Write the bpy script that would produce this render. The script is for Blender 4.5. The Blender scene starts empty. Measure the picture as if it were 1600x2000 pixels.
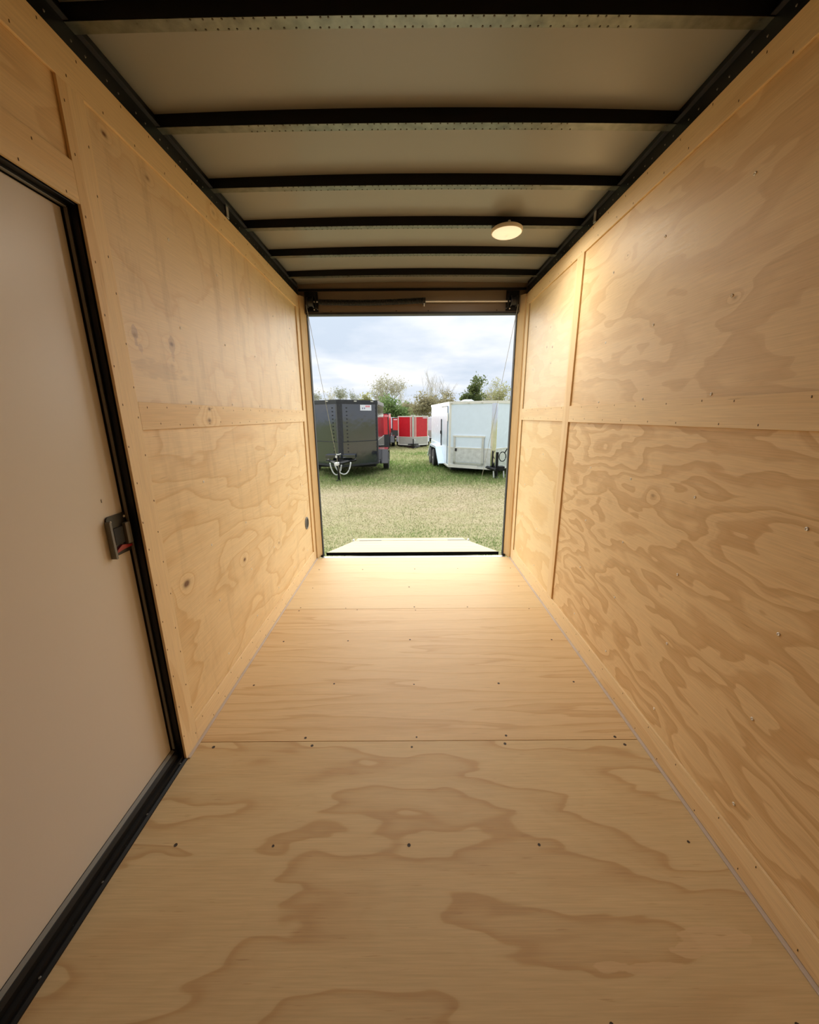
import bpy, math, random
import numpy as np
from mathutils import Vector, Matrix

C = bpy.context.scene.collection
SC = bpy.context.scene
PI = math.pi

# ------------------------------------------------------------------ camera
CAM_H = 1.4446
cam_d = bpy.data.cameras.new('camera')
cam_d.sensor_fit = 'HORIZONTAL'
cam_d.sensor_width = 36.0
cam_d.lens = 36.0 * 731.36 / 1600.0
cam_d.clip_start, cam_d.clip_end = 0.02, 600
cam = bpy.data.objects.new('camera', cam_d)
C.objects.link(cam)
_r = Vector((0.99998, -0.00115, -0.00634)).normalized()
_f = Vector((-0.00047, 0.96862, -0.24853)).normalized()
_u = _r.cross(_f).normalized()
cam.matrix_world = Matrix(((_r.x, _u.x, -_f.x, 0), (_r.y, _u.y, -_f.y, 0), (_r.z, _u.z, -_f.z, CAM_H), (0, 0, 0, 1)))
SC.camera = cam

# ------------------------------------------------------------------ exposure, sky, sun
SC.view_settings.view_transform = 'Standard'
SC.view_settings.look = 'None'
SC.view_settings.exposure = 0.72
SC.view_settings.gamma = 1.0
SC.view_settings.use_curve_mapping = False
SC.cycles.max_bounces = 14
SC.cycles.diffuse_bounces = 9
SC.cycles.glossy_bounces = 5
SC.cycles.use_denoising = True
SC.cycles.sample_clamp_indirect = 6.0
SC.cycles.caustics_reflective = False
SC.cycles.caustics_refractive = False

SKY_STRENGTH = 0.71
SUN_STRENGTH = 5.1
LAMP_W = 7.0

w = bpy.data.worlds.new('overcast_sky'); SC.world = w
w.use_nodes = True
nt = w.node_tree; nt.nodes.clear()
def wn(t, **k):
    n = nt.nodes.new(t)
    for a, b in k.items(): setattr(n, a, b)
    return n
tc = wn('ShaderNodeTexCoord')
sep = wn('ShaderNodeSeparateXYZ'); nt.links.new(tc.outputs['Generated'], sep.inputs[0])
def wmath(op, a, b=None, c=None):
    n = wn('ShaderNodeMath', operation=op)
    for i, v in enumerate((a, b, c)):
        if v is None: continue
        if isinstance(v, (int, float)): n.inputs[i].default_value = v
        else: nt.links.new(v, n.inputs[i])
    return n.outputs[0]
zc = wmath('MAXIMUM', sep.outputs[2], 0.0)
den = wmath('ADD', zc, 0.16)
px_ = wmath('DIVIDE', sep.outputs[0], den); py_ = wmath('DIVIDE', sep.outputs[1], den)
cmb = wn('ShaderNodeCombineXYZ')
nt.links.new(px_, cmb.inputs[0]); nt.links.new(py_, cmb.inputs[1]); cmb.inputs[2].default_value = 3.7
n1 = wn('ShaderNodeTexNoise'); n1.inputs['Scale'].default_value = 1.15; n1.inputs['Detail'].default_value = 6; n1.inputs['Roughness'].default_value = 0.52
nt.links.new(cmb.outputs[0], n1.inputs['Vector'])
cr = wn('ShaderNodeValToRGB')
el = cr.color_ramp.elements
el[0].position, el[0].color = 0.36, (0.62, 0.71, 0.83, 1)
el[1].position, el[1].color = 0.66, (0.98, 0.985, 1.0, 1)
e = el.new(0.50); e.color = (0.76, 0.82, 0.91, 1)
nt.links.new(n1.outputs[0], cr.inputs[0])
lum = wmath('ADD', wmath('MULTIPLY', wmath('MULTIPLY', zc, zc), 1.0), 0.93)        # overcast sky: somewhat brighter towards the zenith
bg = wn('ShaderNodeBackground')
nt.links.new(cr.outputs[0], bg.inputs[0])
nt.links.new(wmath('MULTIPLY', lum, SKY_STRENGTH), bg.inputs[1])
wo = wn('ShaderNodeOutputWorld'); nt.links.new(bg.outputs[0], wo.inputs[0])

sun_d = bpy.data.lights.new('sun', 'SUN')
sun_d.energy = SUN_STRENGTH
sun_d.color = (1.0, 0.965, 0.88)
sun_d.angle = math.radians(120)                              # sun spread by thin cloud
sun = bpy.data.objects.new('sun', sun_d); C.objects.link(sun)
sun.location = (-6, 20, 20)
_sd = Vector((0.08, -0.90, -0.37))                           # light travels towards the camera and down
sun.rotation_euler = _sd.to_track_quat('-Z', 'Y').to_euler()

# ------------------------------------------------------------------ mesh helpers
class MB:
    def __init__(s): s.v = []; s.f = []; s.mi = []; s.cur = 0
    def add(s, vs, fs):
        b = len(s.v); s.v += [tuple(p) for p in vs]
        s.f += [tuple(b + i for i in f) for f in fs]; s.mi += [s.cur] * len(fs); return s
    def box(s, x0, x1, y0, y1, z0, z1):
        if x0 > x1: x0, x1 = x1, x0
        if y0 > y1: y0, y1 = y1, y0
        if z0 > z1: z0, z1 = z1, z0
        return s.add([(x0,y0,z0),(x1,y0,z0),(x1,y1,z0),(x0,y1,z0),(x0,y0,z1),(x1,y0,z1),(x1,y1,z1),(x0,y1,z1)],
                     [(0,3,2,1),(4,5,6,7),(0,1,5,4),(1,2,6,5),(2,3,7,6),(3,0,4,7)])
    def prism(s, poly, fn, a, b):
        """poly: 2-D outline; fn(p, t) -> 3-D point at extrusion t."""
        n = len(poly)
        vs = [fn(p, a) for p in poly] + [fn(p, b) for p in poly]
        fs = [tuple(range(n))[::-1], tuple(range(n, 2*n))] + [(i, (i+1) % n, n + (i+1) % n, n + i) for i in range(n)]
        return s.add(vs, fs)
    def tube(s, pts, r, n=8, caps=True, r1=None):
        pts = [Vector(p) for p in pts]; m = len(pts); vs = []; fs = []
        for i, p in enumerate(pts):
            d = (pts[min(i+1, m-1)] - pts[max(i-1, 0)]).normalized()
            a = Vector((0,0,1)) if abs(d.z) < 0.9 else Vector((1,0,0))
            e1 = d.cross(a).normalized(); e2 = d.cross(e1)
            rr = r if r1 is None else r + (r1 - r) * i / max(1, m-1)
            for k in range(n):
                t = 2*PI*k/n
                vs.append(p + e1*rr*math.cos(t) + e2*rr*math.sin(t))
        for i in range(m-1):
            for k in range(n):
                fs.append((i*n+k, i*n+(k+1) % n, (i+1)*n+(k+1) % n, (i+1)*n+k))
        if caps and n > 2: fs += [tuple(range(n))[::-1], tuple(range((m-1)*n, m*n))]
        return s.add(vs, fs)
    def lathe(s, prof, o, ax='z', n=24):
        """prof: list of (radius, height) along axis."""
        vs = []; fs = []; o = Vector(o)
        for r, h in prof:
            for k in range(n):
                t = 2*PI*k/n; c, q = r*math.cos(t), r*math.sin(t)
                vs.append(o + (Vector((c,q,h)) if ax == 'z' else Vector((h,c,q)) if ax == 'x' else Vector((c,h,q))))
        m = len(prof)
        for i in range(m-1):
            for k in range(n): fs.append((i*n+k, i*n+(k+1) % n, (i+1)*n+(k+1) % n, (i+1)*n+k))
        fs += [tuple(range(n))[::-1], tuple(range((m-1)*n, m*n))]
        return s.add(vs, fs)
    def mesh(s, name, mats, smooth=False):
        me = bpy.data.meshes.new(name); me.from_pydata(s.v, [], s.f); me.update()
        for m in (mats if isinstance(mats, (list, tuple)) else [mats]): me.materials.append(m)
        if any(s.mi): me.polygons.foreach_set('material_index', s.mi)
        if smooth:
            me.polygons.foreach_set('use_smooth', [True]*len(me.polygons))
        return me
    def build(s, name, mats, parent=None, smooth=False, bevel=0, loc=None, fix=True):
        me = s.mesh(name, mats, smooth)
        if fix:
            import bmesh
            bm = bmesh.new(); bm.from_mesh(me); bmesh.ops.recalc_face_normals(bm, faces=bm.faces); bm.to_mesh(me); bm.free()
        o = bpy.data.objects.new(name, me); C.objects.link(o)
        if parent: o.parent = parent
        if loc: o.location = loc
        if bevel:
            b = o.modifiers.new('bevel', 'BEVEL'); b.width = bevel; b.segments = 2; b.limit_method = 'ANGLE'; b.angle_limit = 0.6
            o.modifiers.new('wn', 'WEIGHTED_NORMAL')
        if smooth and not bevel:
            try: me.shade_smooth_by_angle = None
            except Exception: pass
        return o
def smooth_angle(o, deg=35):
    me = o.data
    me.polygons.foreach_set('use_smooth', [True]*len(me.polygons))
    try: me.set_sharp_from_angle(angle=math.radians(deg))
    except Exception: pass
    return o
def thing(name, label, cat, loc=(0,0,0), rotz=0, group=None):
    o = bpy.data.objects.new(name, None); C.objects.link(o); o.empty_display_size = 0.1
    o.location = loc; o.rotation_euler = (0,0,rotz)
    o['label'] = label; o['category'] = cat
    if group: o['group'] = group
    return o
def tag(o, label, cat, group=None):
    o['label'] = label; o['category'] = cat
    if group: o['group'] = group
    return o
def struct(o, label=None):
    o['kind'] = 'structure'
    if label: o['label'] = label; 
    return o

# ------------------------------------------------------------------ materials
def new_mat(name):
    m = bpy.data.materials.new(name); m.use_nodes = True
    n = m.node_tree; n.nodes.clear()
    out = n.nodes.new('ShaderNodeOutputMaterial'); b = n.nodes.new('ShaderNodeBsdfPrincipled')
    n.links.new(b.outputs[0], out.inputs[0])
    return m, n, b
def leafy(n, b, col, amount=0.5):
    """thin leaves let part of the light through"""
    out = [q for q in n.nodes if q.type == 'OUTPUT_MATERIAL'][0]
    tr = n.nodes.new('ShaderNodeBsdfTranslucent'); mx = n.nodes.new('ShaderNodeMixShader'); mx.inputs[0].default_value = amount
    n.links.new(col, tr.inputs['Color']); n.links.new(b.outputs[0], mx.inputs[1]); n.links.new(tr.outputs[0], mx.inputs[2]); n.links.new(mx.outputs[0], out.inputs[0])
class NG:
    """small node-building helper"""
    def __init__(s, n): s.n = n
    def _in(s, sock, v):
        if v is None: return
        if isinstance(v, (int, float)): sock.default_value = v
        elif isinstance(v, (tuple, list)): sock.default_value = v
        else: s.n.links.new(v, sock)
    def math(s, op, a, b=None, c=None, clamp=False):
        n = s.n.nodes.new('ShaderNodeMath'); n.operation = op; n.use_clamp = clamp
        for i, v in enumerate((a, b, c)): s._in(n.inputs[i], v)
        return n.outputs[0]
    def comb(s, x, y, z):
        n = s.n.nodes.new('ShaderNodeCombineXYZ')
        for i, v in enumerate((x, y, z)): s._in(n.inputs[i], v)
        return n.outputs[0]
    def noise(s, vec, scale=1, detail=2, rough=0.5, dist=0):
        n = s.n.nodes.new('ShaderNodeTexNoise')
        s._in(n.inputs['Vector'], vec)
        n.inputs['Scale'].default_value = scale; n.inputs['Detail'].default_value = detail
        n.inputs['Roughness'].default_value = rough; n.inputs['Distortion'].default_value = dist
        return n.outputs[0]
    def ramp(s, f, stops, interp='LINEAR'):
        n = s.n.nodes.new('ShaderNodeValToRGB'); e = n.color_ramp.elements; n.color_ramp.interpolation = interp
        while len(e) < len(stops): e.new(0.5)
        for i, (p, c) in enumerate(stops):
            e[i].position = p
            e[i].color = (c, c, c, 1) if isinstance(c, (int, float)) else (*c[:3], 1)
        s._in(n.inputs[0], f)
        return n.outputs[0]
    def mix(s, f, a, b, mode='MIX'):
        n = s.n.nodes.new('ShaderNodeMix'); n.data_type = 'RGBA'; n.blend_type = mode
        s._in(n.inputs[0], f)
        for k, v in ((6, a), (7, b)):
            s._in(n.inputs[k], (*v[:3], 1) if isinstance(v, (tuple, list)) else v)
        return n.outputs[2]
    def coords(s):
        t = s.n.nodes.new('ShaderNodeTexCoord'); q = s.n.nodes.new('ShaderNodeSeparateXYZ')
        s.n.links.new(t.outputs['Object'], q.inputs[0])
        return q.outputs[0], q.outputs[1], q.outputs[2]
    def bump(s, b, h, strength, dist=0.002):
        n = s.n.nodes.new('ShaderNodeBump'); n.inputs['Strength'].default_value = strength; n.inputs['Distance'].default_value = dist
        s._in(n.inputs['Height'], h); s.n.links.new(n.outputs[0], b.inputs['Normal'])

def plain(name, col, rough=0.5, metal=0.0, spec=0.5, var=0.06, scale=6, bump=0, coat=0, rvar=0.12):
    """one surface colour with slight procedural unevenness"""
    m, n, b = new_mat(name); g = NG(n)
    x, y, z = g.coords(); v = g.comb(x, y, z)
    f = g.noise(v, scale, 3)
    c0 = tuple(c*(1-var) for c in col); c1 = tuple(min(1, c*(1+var)) for c in col)
    n.links.new(g.ramp(f, [(0.3, c0), (0.7, c1)]), b.inputs['Base Color'])
    n.links.new(g.math('ADD', g.math('MULTIPLY', f, rvar), max(0.02, rough-rvar/2)), b.inputs['Roughness'])
    b.inputs['Metallic'].default_value = metal
    b.inputs['Specular IOR Level'].default_value = spec
    if coat: b.inputs['Coat Weight'].default_value = coat; b.inputs['Coat Roughness'].default_value = 0.05
    if bump: g.bump(b, g.noise(v, 260, 2), bump, 0.001)
    return m

LIGHT = (0.745, 0.520, 0.285); DARK = (0.560, 0.335, 0.150)
def wood(name, along, across, seed, light=LIGHT, dark=DARK, s_al=1.3, s_ac=4.2, rings=8.0, slope=1.0, detail=2.2,
         contrast=1.0, knots=(), rough=0.5, patches=(), band=(0.42, 0.60, 0.92), style='band', fine=0.0, streak=0.0):
    """softwood plywood: growth-ring contours of a stretched noise field, knots pull the rings round them"""
    light = (light[0]*1.07, light[1]*1.145, light[2]*1.17); dark = (dark[0]*1.08, dark[1]*1.145, dark[2]*1.16)
    m, n, b = new_mat(name); g = NG(n)
    ax = dict(zip('xyz', g.coords()))
    u, v = ax[along], ax[across]
    wu = g.math('MULTIPLY', u, s_al); wv = g.math('MULTIPLY', v, s_ac)
    warp = g.noise(g.comb(g.math('MULTIPLY', u, 3.1), g.math('MULTIPLY', v, 9.0), seed + 11.3), 1, 2)
    base = g.noise(g.comb(wu, g.math('ADD', wv, g.math('MULTIPLY', warp, 0.35)), seed), 1, detail, 0.45)
    h = g.math('ADD', g.math('MULTIPLY', base, rings), g.math('MULTIPLY', v, slope))
    core = None
    for (ku, kv, ks, strength) in knots:
        du = g.math('DIVIDE', g.math('SUBTRACT', u, ku), ks*1.5); dv = g.math('DIVIDE', g.math('SUBTRACT', v, kv), ks)
        d2 = g.math('ADD', g.math('MULTIPLY', du, du), g.math('MULTIPLY', dv, dv))
        h = g.math('ADD', h, g.math('MULTIPLY', g.math('EXPONENT', g.math('MULTIPLY', d2, -0.10)), 2.2*strength))
        wob = g.math('ADD', d2, g.math('MULTIPLY', g.math('SUBTRACT', warp, 0.5), 2.4))
        c = g.math('MULTIPLY', g.math('EXPONENT', g.math('MULTIPLY', wob, -1.6)), strength, clamp=True)
        core = c if core is None else g.math('MAXIMUM', core, c)
    ring = g.math('FRACT', h)
    if style == 'band':
        mix = g.ramp(ring, [(0.0, 0.10), (0.04, 0.0), (band[0], 0.06), (band[1], 0.66), (band[2], 1.0), (0.985, 0.6), (1.0, 0.10)])
    else:                                                     # slow fade into a narrow dark latewood line
        mix = g.ramp(ring, [(0.0, 0.20), (0.06, 0.05), (0.45, 0.12), (0.80, 0.48), (0.93, 1.0), (0.97, 0.9), (1.0, 0.20)])
    if fine:                                                  # second, narrower set of rings inside the broad ones
        r2 = g.math('FRACT', g.math('MULTIPLY', h, 3.0))
        mix = g.math('ADD', mix, g.math('MULTIPLY', g.ramp(r2, [(0.0, 0.15), (0.1, 0.0), (0.6, 0.15), (0.92, 1.0), (1.0, 0.15)]), fine))
    if contrast != 1.0: mix = g.math('MULTIPLY', mix, contrast)
    # broad tone drift over the sheet
    tone = g.noise(g.comb(g.math('MULTIPLY', u, 0.8), g.math('MULTIPLY', v, 1.6), seed + 4.4), 1, 2)
    mix = g.math('ADD', mix, g.math('MULTIPLY', g.math('SUBTRACT', tone, 0.5), 0.55*contrast), clamp=True)
    col = g.mix(mix, light, dark)
    if streak:                                                # faint darker streaks and smudges across the grain
        sk = g.noise(g.comb(g.math('MULTIPLY', u, 11.0), g.math('MULTIPLY', v, 2.2), seed + 17), 1, 4, 0.65)
        col = g.mix(g.math('MULTIPLY', g.ramp(sk, [(0.52, 0.0), (0.66, 1.0)]), streak), col, tuple(c*0.62 for c in dark))
    for (pu, pv, pr, pq, pc, op) in patches:                   # torn lighter veneer / stains with their own edge
        du = g.math('DIVIDE', g.math('SUBTRACT', u, pu), pr); dv = g.math('DIVIDE', g.math('SUBTRACT', v, pv), pq)
        d2 = g.math('ADD', g.math('MULTIPLY', du, du), g.math('MULTIPLY', dv, dv))
        rag = g.noise(g.comb(g.math('MULTIPLY', u, 9.0), g.math('MULTIPLY', v, 26.0), seed + 31), 1, 3)
        k = g.math('ADD', d2, g.math('MULTIPLY', g.math('SUBTRACT', rag, 0.5), 4.0))
        col = g.mix(g.ramp(k, [(0.70, op), (0.85 if op > .6 else 1.6, 0.0)]), col, pc)
    fib = g.noise(g.comb(g.math('MULTIPLY', u, 7.0), g.math('MULTIPLY', v, 240.0), seed + 2), 1, 2)
    col = g.mix(1.0, col, g.ramp(fib, [(0.25, 0.90), (0.75, 1.06)]), 'MULTIPLY')
    chk = g.noise(g.comb(g.math('MULTIPLY', u, 11.0), g.math('MULTIPLY', v, 170.0), seed + 7), 1, 1)
    col = g.mix(g.ramp(chk, [(0.72, 0.0), (0.80, 0.35)]), col, (0.30, 0.15, 0.06))
    if core is not None: col = g.mix(core, col, (0.17, 0.075, 0.03))
    n.links.new(col, b.inputs['Base Color'])
    n.links.new(g.math('ADD', g.math('MULTIPLY', fib, 0.16), rough + 0.02), b.inputs['Roughness'])
    b.inputs['Specular IOR Level'].default_value = 0.42
    g.bump(b, g.math('ADD', g.math('MULTIPLY', fib, 0.6), g.math('MULTIPLY', mix, 0.5)), 0.12, 0.0015)
    return m

M = {}
M['black_paint'] = plain('black_paint', (0.0035, 0.0035, 0.004), 0.45, var=0.2, spec=0.3)
M['black_rubber'] = plain('black_rubber', (0.012, 0.012, 0.012), 0.7)
M['black_gloss'] = plain('black_gloss_panel', (0.017, 0.020, 0.030), 0.09, var=0.1, scale=2, spec=0.8)
_b = [q for q in M['black_gloss'].node_tree.nodes if q.type == 'BSDF_PRINCIPLED'][0]
_b.inputs['IOR'].default_value = 1.68
_g = NG(M['black_gloss'].node_tree); _c = _g.comb(*_g.coords())
_g.bump(_b, _g.noise(_c, 2.2, 2), 0.25, 0.02)
M['black_matt'] = plain('black_textured_trim', (0.022, 0.022, 0.026), 0.5, var=0.35, scale=22)
M['galv'] = plain('galvanised_underside', (0.17, 0.18, 0.15), 0.30, metal=0.75, var=0.25, scale=30)
M['rust_spot'] = plain('dull_weld', (0.09, 0.08, 0.055), 0.45, metal=0.5)
M['steel'] = plain('zinc_steel', (0.82, 0.80, 0.77), 0.38, metal=0.15)
M['dark_screw'] = plain('dark_screw_hole', (0.045, 0.028, 0.018), 0.7)
M['staple'] = plain('staple_dent', (0.10, 0.055, 0.025), 0.7)
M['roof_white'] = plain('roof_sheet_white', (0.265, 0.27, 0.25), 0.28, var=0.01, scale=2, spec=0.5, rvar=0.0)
M['door_white'] = plain('door_skin_offwhite', (0.68, 0.635, 0.58), 0.34, var=0.01, scale=2, rvar=0.0)
M['edge_grey'] = plain('grey_edge_strip', (0.52, 0.44, 0.38), 0.5)
M['alu'] = plain('mill_aluminium', (0.66, 0.67, 0.67), 0.35, metal=0.85, var=0.08)
M['alu_bright'] = plain('polished_aluminium', (0.72, 0.72, 0.73), 0.12, metal=1.0, var=0.05)
M['stone_guard'] = plain('diamond_plate_guard', (0.70, 0.71, 0.70), 0.34, metal=0.35, var=0.12, scale=9)
M['white_paint'] = plain('white_trailer_skin', (0.78, 0.88, 0.97), 0.25, var=0.02)
M['cream_paint'] = plain('cream_trim', (0.80, 0.77, 0.68), 0.35, var=0.04)
M['red_paint'] = plain('red_trailer_skin', (0.62, 0.022, 0.035), 0.3, var=0.05)
M['tan_panel'] = plain('beige_stone_guard', (0.50, 0.48, 0.42), 0.45, var=0.05)
M['tire'] = plain('tire_rubber', (0.018, 0.018, 0.018), 0.75)
M['rim_grey'] = plain('grey_wheel_rim', (0.55, 0.57, 0.60), 0.35, metal=0.4)
M['plastic_black'] = plain('black_plastic', (0.016, 0.016, 0.017), 0.4)
M['plastic_grey'] = plain('grey_plastic', (0.17, 0.165, 0.15), 0.5)
M['plastic_red'] = plain('red_plastic', (0.30, 0.008, 0.014), 0.35)
M['lamp_white'] = plain('white_lamp_plastic', (0.80, 0.74, 0.62), 0.35)
M['header_paint'] = plain('header_panel_paint', (0.20, 0.155, 0.115), 0.4, var=0.03)
M['spring'] = plain('oiled_black_spring', (0.02, 0.019, 0.018), 0.35, metal=0.3)
M['cable'] = plain('steel_cable', (0.42, 0.42, 0.40), 0.4, metal=0.6)
M['chain_white'] = plain('white_safety_cable', (0.68, 0.68, 0.63), 0.45)
M['sticker'] = plain('white_sticker', (0.80, 0.80, 0.86), 0.4, var=0.01)
M['sticker_red'] = plain('sticker_red_print', (0.80, 0.22, 0.26), 0.4)
M['sticker_blue'] = plain('sticker_navy_print', (0.06, 0.06, 0.16), 0.4)
M['grey_marker'] = plain('clear_marker_light', (0.65, 0.62, 0.55), 0.25)

XL, XR = -0.979, 1.052        # faces of the trim boards
PL, PR = -0.989, 1.062        # faces of the plywood sheets
ZT = 2.487                    # top of the boards
YB, YF = -1.70, 3.70          # front end (behind the camera) and rear end

# ------------------------------------------------------------------ walls
def mat_L(i, **k): return wood('plywood_left', 'y', 'z', 3.0 + i*7.7, **k)
def mat_R(i, **k): return wood('plywood_right', 'y', 'z', 51.0 + i*5.3, **k)

screw_mesh = MB().lathe([(0.0055, 0.0), (0.0055, 0.0012), (0.0038, 0.0024), (0.0012, 0.0010)], (0,0,0), 'x', 10).mesh('screw', M['steel'], False)
def wall_screw(parent, x, y, z, s):
    o = bpy.data.objects.new('screw', screw_mesh); C.objects.link(o); o.parent = parent
    o.location = (x, y, z); o.scale = (s, 1, 1); return o
def staples(parent, side, rects, seed):
    rnd = random.Random(seed); mb = MB()
    x0 = XL - 0.0004 if side < 0 else XR + 0.0004; x1 = x0 + (0.0012 if side < 0 else -0.0012)
    for (y0, y1, z0, z1, nn) in rects:
        for i in range(nn):
            t = (i + rnd.uniform(.2, .8)) / nn
            horiz = (y1-y0) > (z1-z0)
            y = y0 + t*(y1-y0) if horiz else (y0 + 0.012 if i % 2 else y1 - 0.012) + rnd.uniform(-.006, .006)
            z = (z0 + 0.016 if i % 2 else z1 - 0.016) + rnd.uniform(-.006, .006) if horiz else z0 + t*(z1-z0)
            mb.box(x0, x1, y - .0012, y + .0012, z - .0033, z + .0033)
    o = mb.build('staple', M['staple'], parent); o['kind'] = 'stuff'; return o

def sheet(parent, side, y0, y1, z0, z1, mat, screws=True):
    mb = MB(); g = 0.0
    x = PL if side < 0 else PR
    mb.box(x - 0.009*(1 if side < 0 else -1), x, y0 + g, y1 - g, z0, z1)
    o = mb.build('plywood_panel', mat, parent)
    if screws:
        for k in range(-6, 12):
            y = 0.962 + 0.4064*k
            if not (y0 + .03 < y < y1 - .03): continue
            for z in (0.20, 0.525, 0.828, 1.145, 1.512, 1.82, 2.155):
                if z0 + .01 < z < z1 - .01: wall_screw(o, x, y + random.Random(int(k*97+z*1000)).uniform(-.008,.008), z, 1 if side < 0 else -1)
    return o
def board(parent, side, y0, y1, z0, z1, mat, name='trim_board', st=None, thick=0.0):
    mb = MB(); x = XL if side < 0 else XR; s = 1 if side < 0 else -1
    mb.box(x - 0.0095*s, x + thick*s, y0, y1, z0, z1)
    o = mb.build(name, mat, parent, bevel=0.0012)
    if st: staples(o, side, [(y0 + .02, y1 - .02, z0, z1, st)] if (y1-y0) > (z1-z0) else [(y0, y1, z0 + .03, z1 - .03, st)], int(abs(y0*100)+z0*37))
    return o
bw = dict(light=(0.76, 0.545, 0.31), dark=(0.63, 0.395, 0.185))
def mat_board(i, al, ac, **k):
    d = dict(bw); d.update(k)
    return wood('trim_board_wood', al, ac, 130 + 9.1*i, s_al=0.9, s_ac=7, rings=2.2, slope=3.0, contrast=0.55, rough=0.5, **d)

# left wall: outer skin (with the doorway left open) carrying the sheets and boards
DY0, DY1, DZT = 0.395, 1.3125, 2.063           # doorway
mb = MB()
mb.box(-1.075, PL - 0.0092, YB, DY0, -0.10, 2.60); mb.box(-1.075, PL - 0.0092, DY1, 3.80, -0.10, 2.60)
mb.box(-1.075, PL - 0.0092, DY0, DY1, DZT, 2.60); mb.box(-1.075, PL - 0.0092, DY0, DY1, -0.10, -0.004)
wall_l = struct(mb.build('wall_left', M['black_paint']), 'left wall of pale plywood sheets and trim boards with black door')
kn_u = [(1.47, 1.735, .012, .9), (1.688, 1.741, .011, .9), (1.490, 2.341, .009, .8), (1.695, 2.326, .010, .9), (3.365, 2.077, .016, .6), (1.671, 1.655, .010, .6)]
kn_l = [(1.528, 0.731, .018, 1.0), (2.10, 0.618, .011, .7), (2.683, 0.523, .010, .6), (3.35, .85, .010, .6)]
pale = dict(light=(0.745, 0.55, 0.335), dark=(0.66, 0.44, 0.235))
sheet(wall_l, -1, 1.405, 3.60, 1.49, 2.385, mat_L(0, knots=kn_u, s_al=1.6, s_ac=1.5, rings=6, slope=0.6, contrast=0.58, detail=4, rough=0.40, style='line', light=(0.72, 0.525, 0.315), dark=(0.62, 0.405, 0.215),
      streak=0.30, patches=[(1.60, 1.625, .17, .035, (0.40, 0.27, 0.16), .26), (1.472, 1.735, .014, .035, (0.32, 0.21, 0.20), .40), (1.49, 1.69, .012, .02, (0.35, 0.23, 0.20), .35), (1.688, 1.72, .02, .05, (0.42, 0.28, 0.17), .5)]))
sheet(wall_l, -1, 1.405, 3.60, 0.10, 1.405, mat_L(1, knots=kn_l, s_al=1.0, s_ac=3.0, rings=8, slope=-2.0, contrast=0.85, style='line', fine=.16, streak=.18, rough=0.42, light=(0.76, 0.545, 0.305), dark=(0.65, 0.42, 0.20)))
sheet(wall_l, -1, DY0, 1.32, 2.165, 2.385, mat_L(2, contrast=0.4), screws=False)
sheet(wall_l, -1, -1.14, 0.30, 1.49, 2.385, mat_L(3)); sheet(wall_l, -1, -1.14, 0.30, 0.10, 1.405, mat_L(4))
sheet(wall_l, -1, YB, -1.14, 0.10, 2.385, mat_L(5), screws=False); sheet(wall_l, -1, 0.30, DY0, 0.10, 2.385, mat_L(6), screws=False)
board(wall_l, -1, YB, 3.693, 2.377, ZT, mat_board(0, 'y', 'z', knots=[(2.2, 2.44, .012, .5)]), st=70)
board(wall_l, -1, 1.315, 1.409, -0.002, 2.377, mat_board(1, 'z', 'y'), st=34)
board(wall_l, -1, 1.409, 3.600, 1.400, 1.500, mat_board(2, 'y', 'z', knots=[(1.905, 1.483, .010, .9), (1.892, 1.428, .014, 1.0)]), st=36)
board(wall_l, -1, 1.409, 3.600, 0.004, 0.108, mat_board(3, 'y', 'z'), st=30)
board(wall_l, -1, 3.600, 3.684, 0.004, 2.377, mat_board(4, 'z', 'y'))
board(wall_l, -1, 0.30, 1.315, 2.064, 2.173, mat_board(5, 'y', 'z'), st=14)
board(wall_l, -1, 0.30, 0.392, -0.002, 2.064, mat_board(6, 'z', 'y'))
board(wall_l, -1, YB, 0.30, 1.400, 1.500, mat_board(7, 'y', 'z')); board(wall_l, -1, YB, 0.30, 0.004, 0.108, mat_board(8, 'y', 'z'))

# right wall
mb = MB(); mb.box(PR + 0.0092, 1.148, YB, 3.80, -0.10, 2.60)
wall_r = struct(mb.build('wall_right', M['black_paint']), 'right wall of swirled plywood sheets framed by trim boards')
sw = dict(s_al=1.75, s_ac=4.6, rings=8.5, slope=1.2, detail=3.2, contrast=0.72, fine=0.16)
sheet(wall_r, 1, 0.15, 2.552, 1.49, 2.392, mat_R(0, **{**sw, 's_ac': 3.4, 's_al': 1.3, 'rings': 7, 'contrast': 0.55}, knots=[(1.35, 1.81, .006, .6), (2.06, 2.19, .005, .7)], light=(0.725, 0.505, 0.275), dark=(0.575, 0.355, 0.165), rough=0.44))
sheet(wall_r, 1, 0.15, 2.552, 0.10, 1.405, mat_R(1, **sw, knots=[(1.60, 1.10, .010, .5)]))
sheet(wall_r, 1, 2.640, 3.605, 1.49, 2.392, mat_R(2, **{**sw, 'contrast': 0.45, 'rings': 6}, knots=[(3.1, 1.95, .010, .5), (2.98, 1.93, .009, .5), (3.05, 2.08, .008, .4)], rough=0.36, light=(0.73, 0.53, 0.31), dark=(0.62, 0.41, 0.21)))
sheet(wall_r, 1, 2.640, 3.605, 0.10, 1.405, mat_R(3, **{**sw, 's_al': 1.1, 's_ac': 2.0, 'rings': 6, 'contrast': 0.7}, light=(0.77, 0.56, 0.31), dark=(0.67, 0.44, 0.20), rough=0.40))
sheet(wall_r, 1, YB, 0.15, 1.49, 2.392, mat_R(4, **sw)); sheet(wall_r, 1, YB, 0.15, 0.10, 1.405, mat_R(5, **sw))
board(wall_r, 1, YB, 3.705, 2.386, ZT, mat_board(20, 'y', 'z', dark=(0.55, 0.33, 0.14)), st=60)
board(wall_r, 1, 2.548, 2.643, 0.115, 2.386, mat_board(21, 'z', 'y'))
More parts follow.
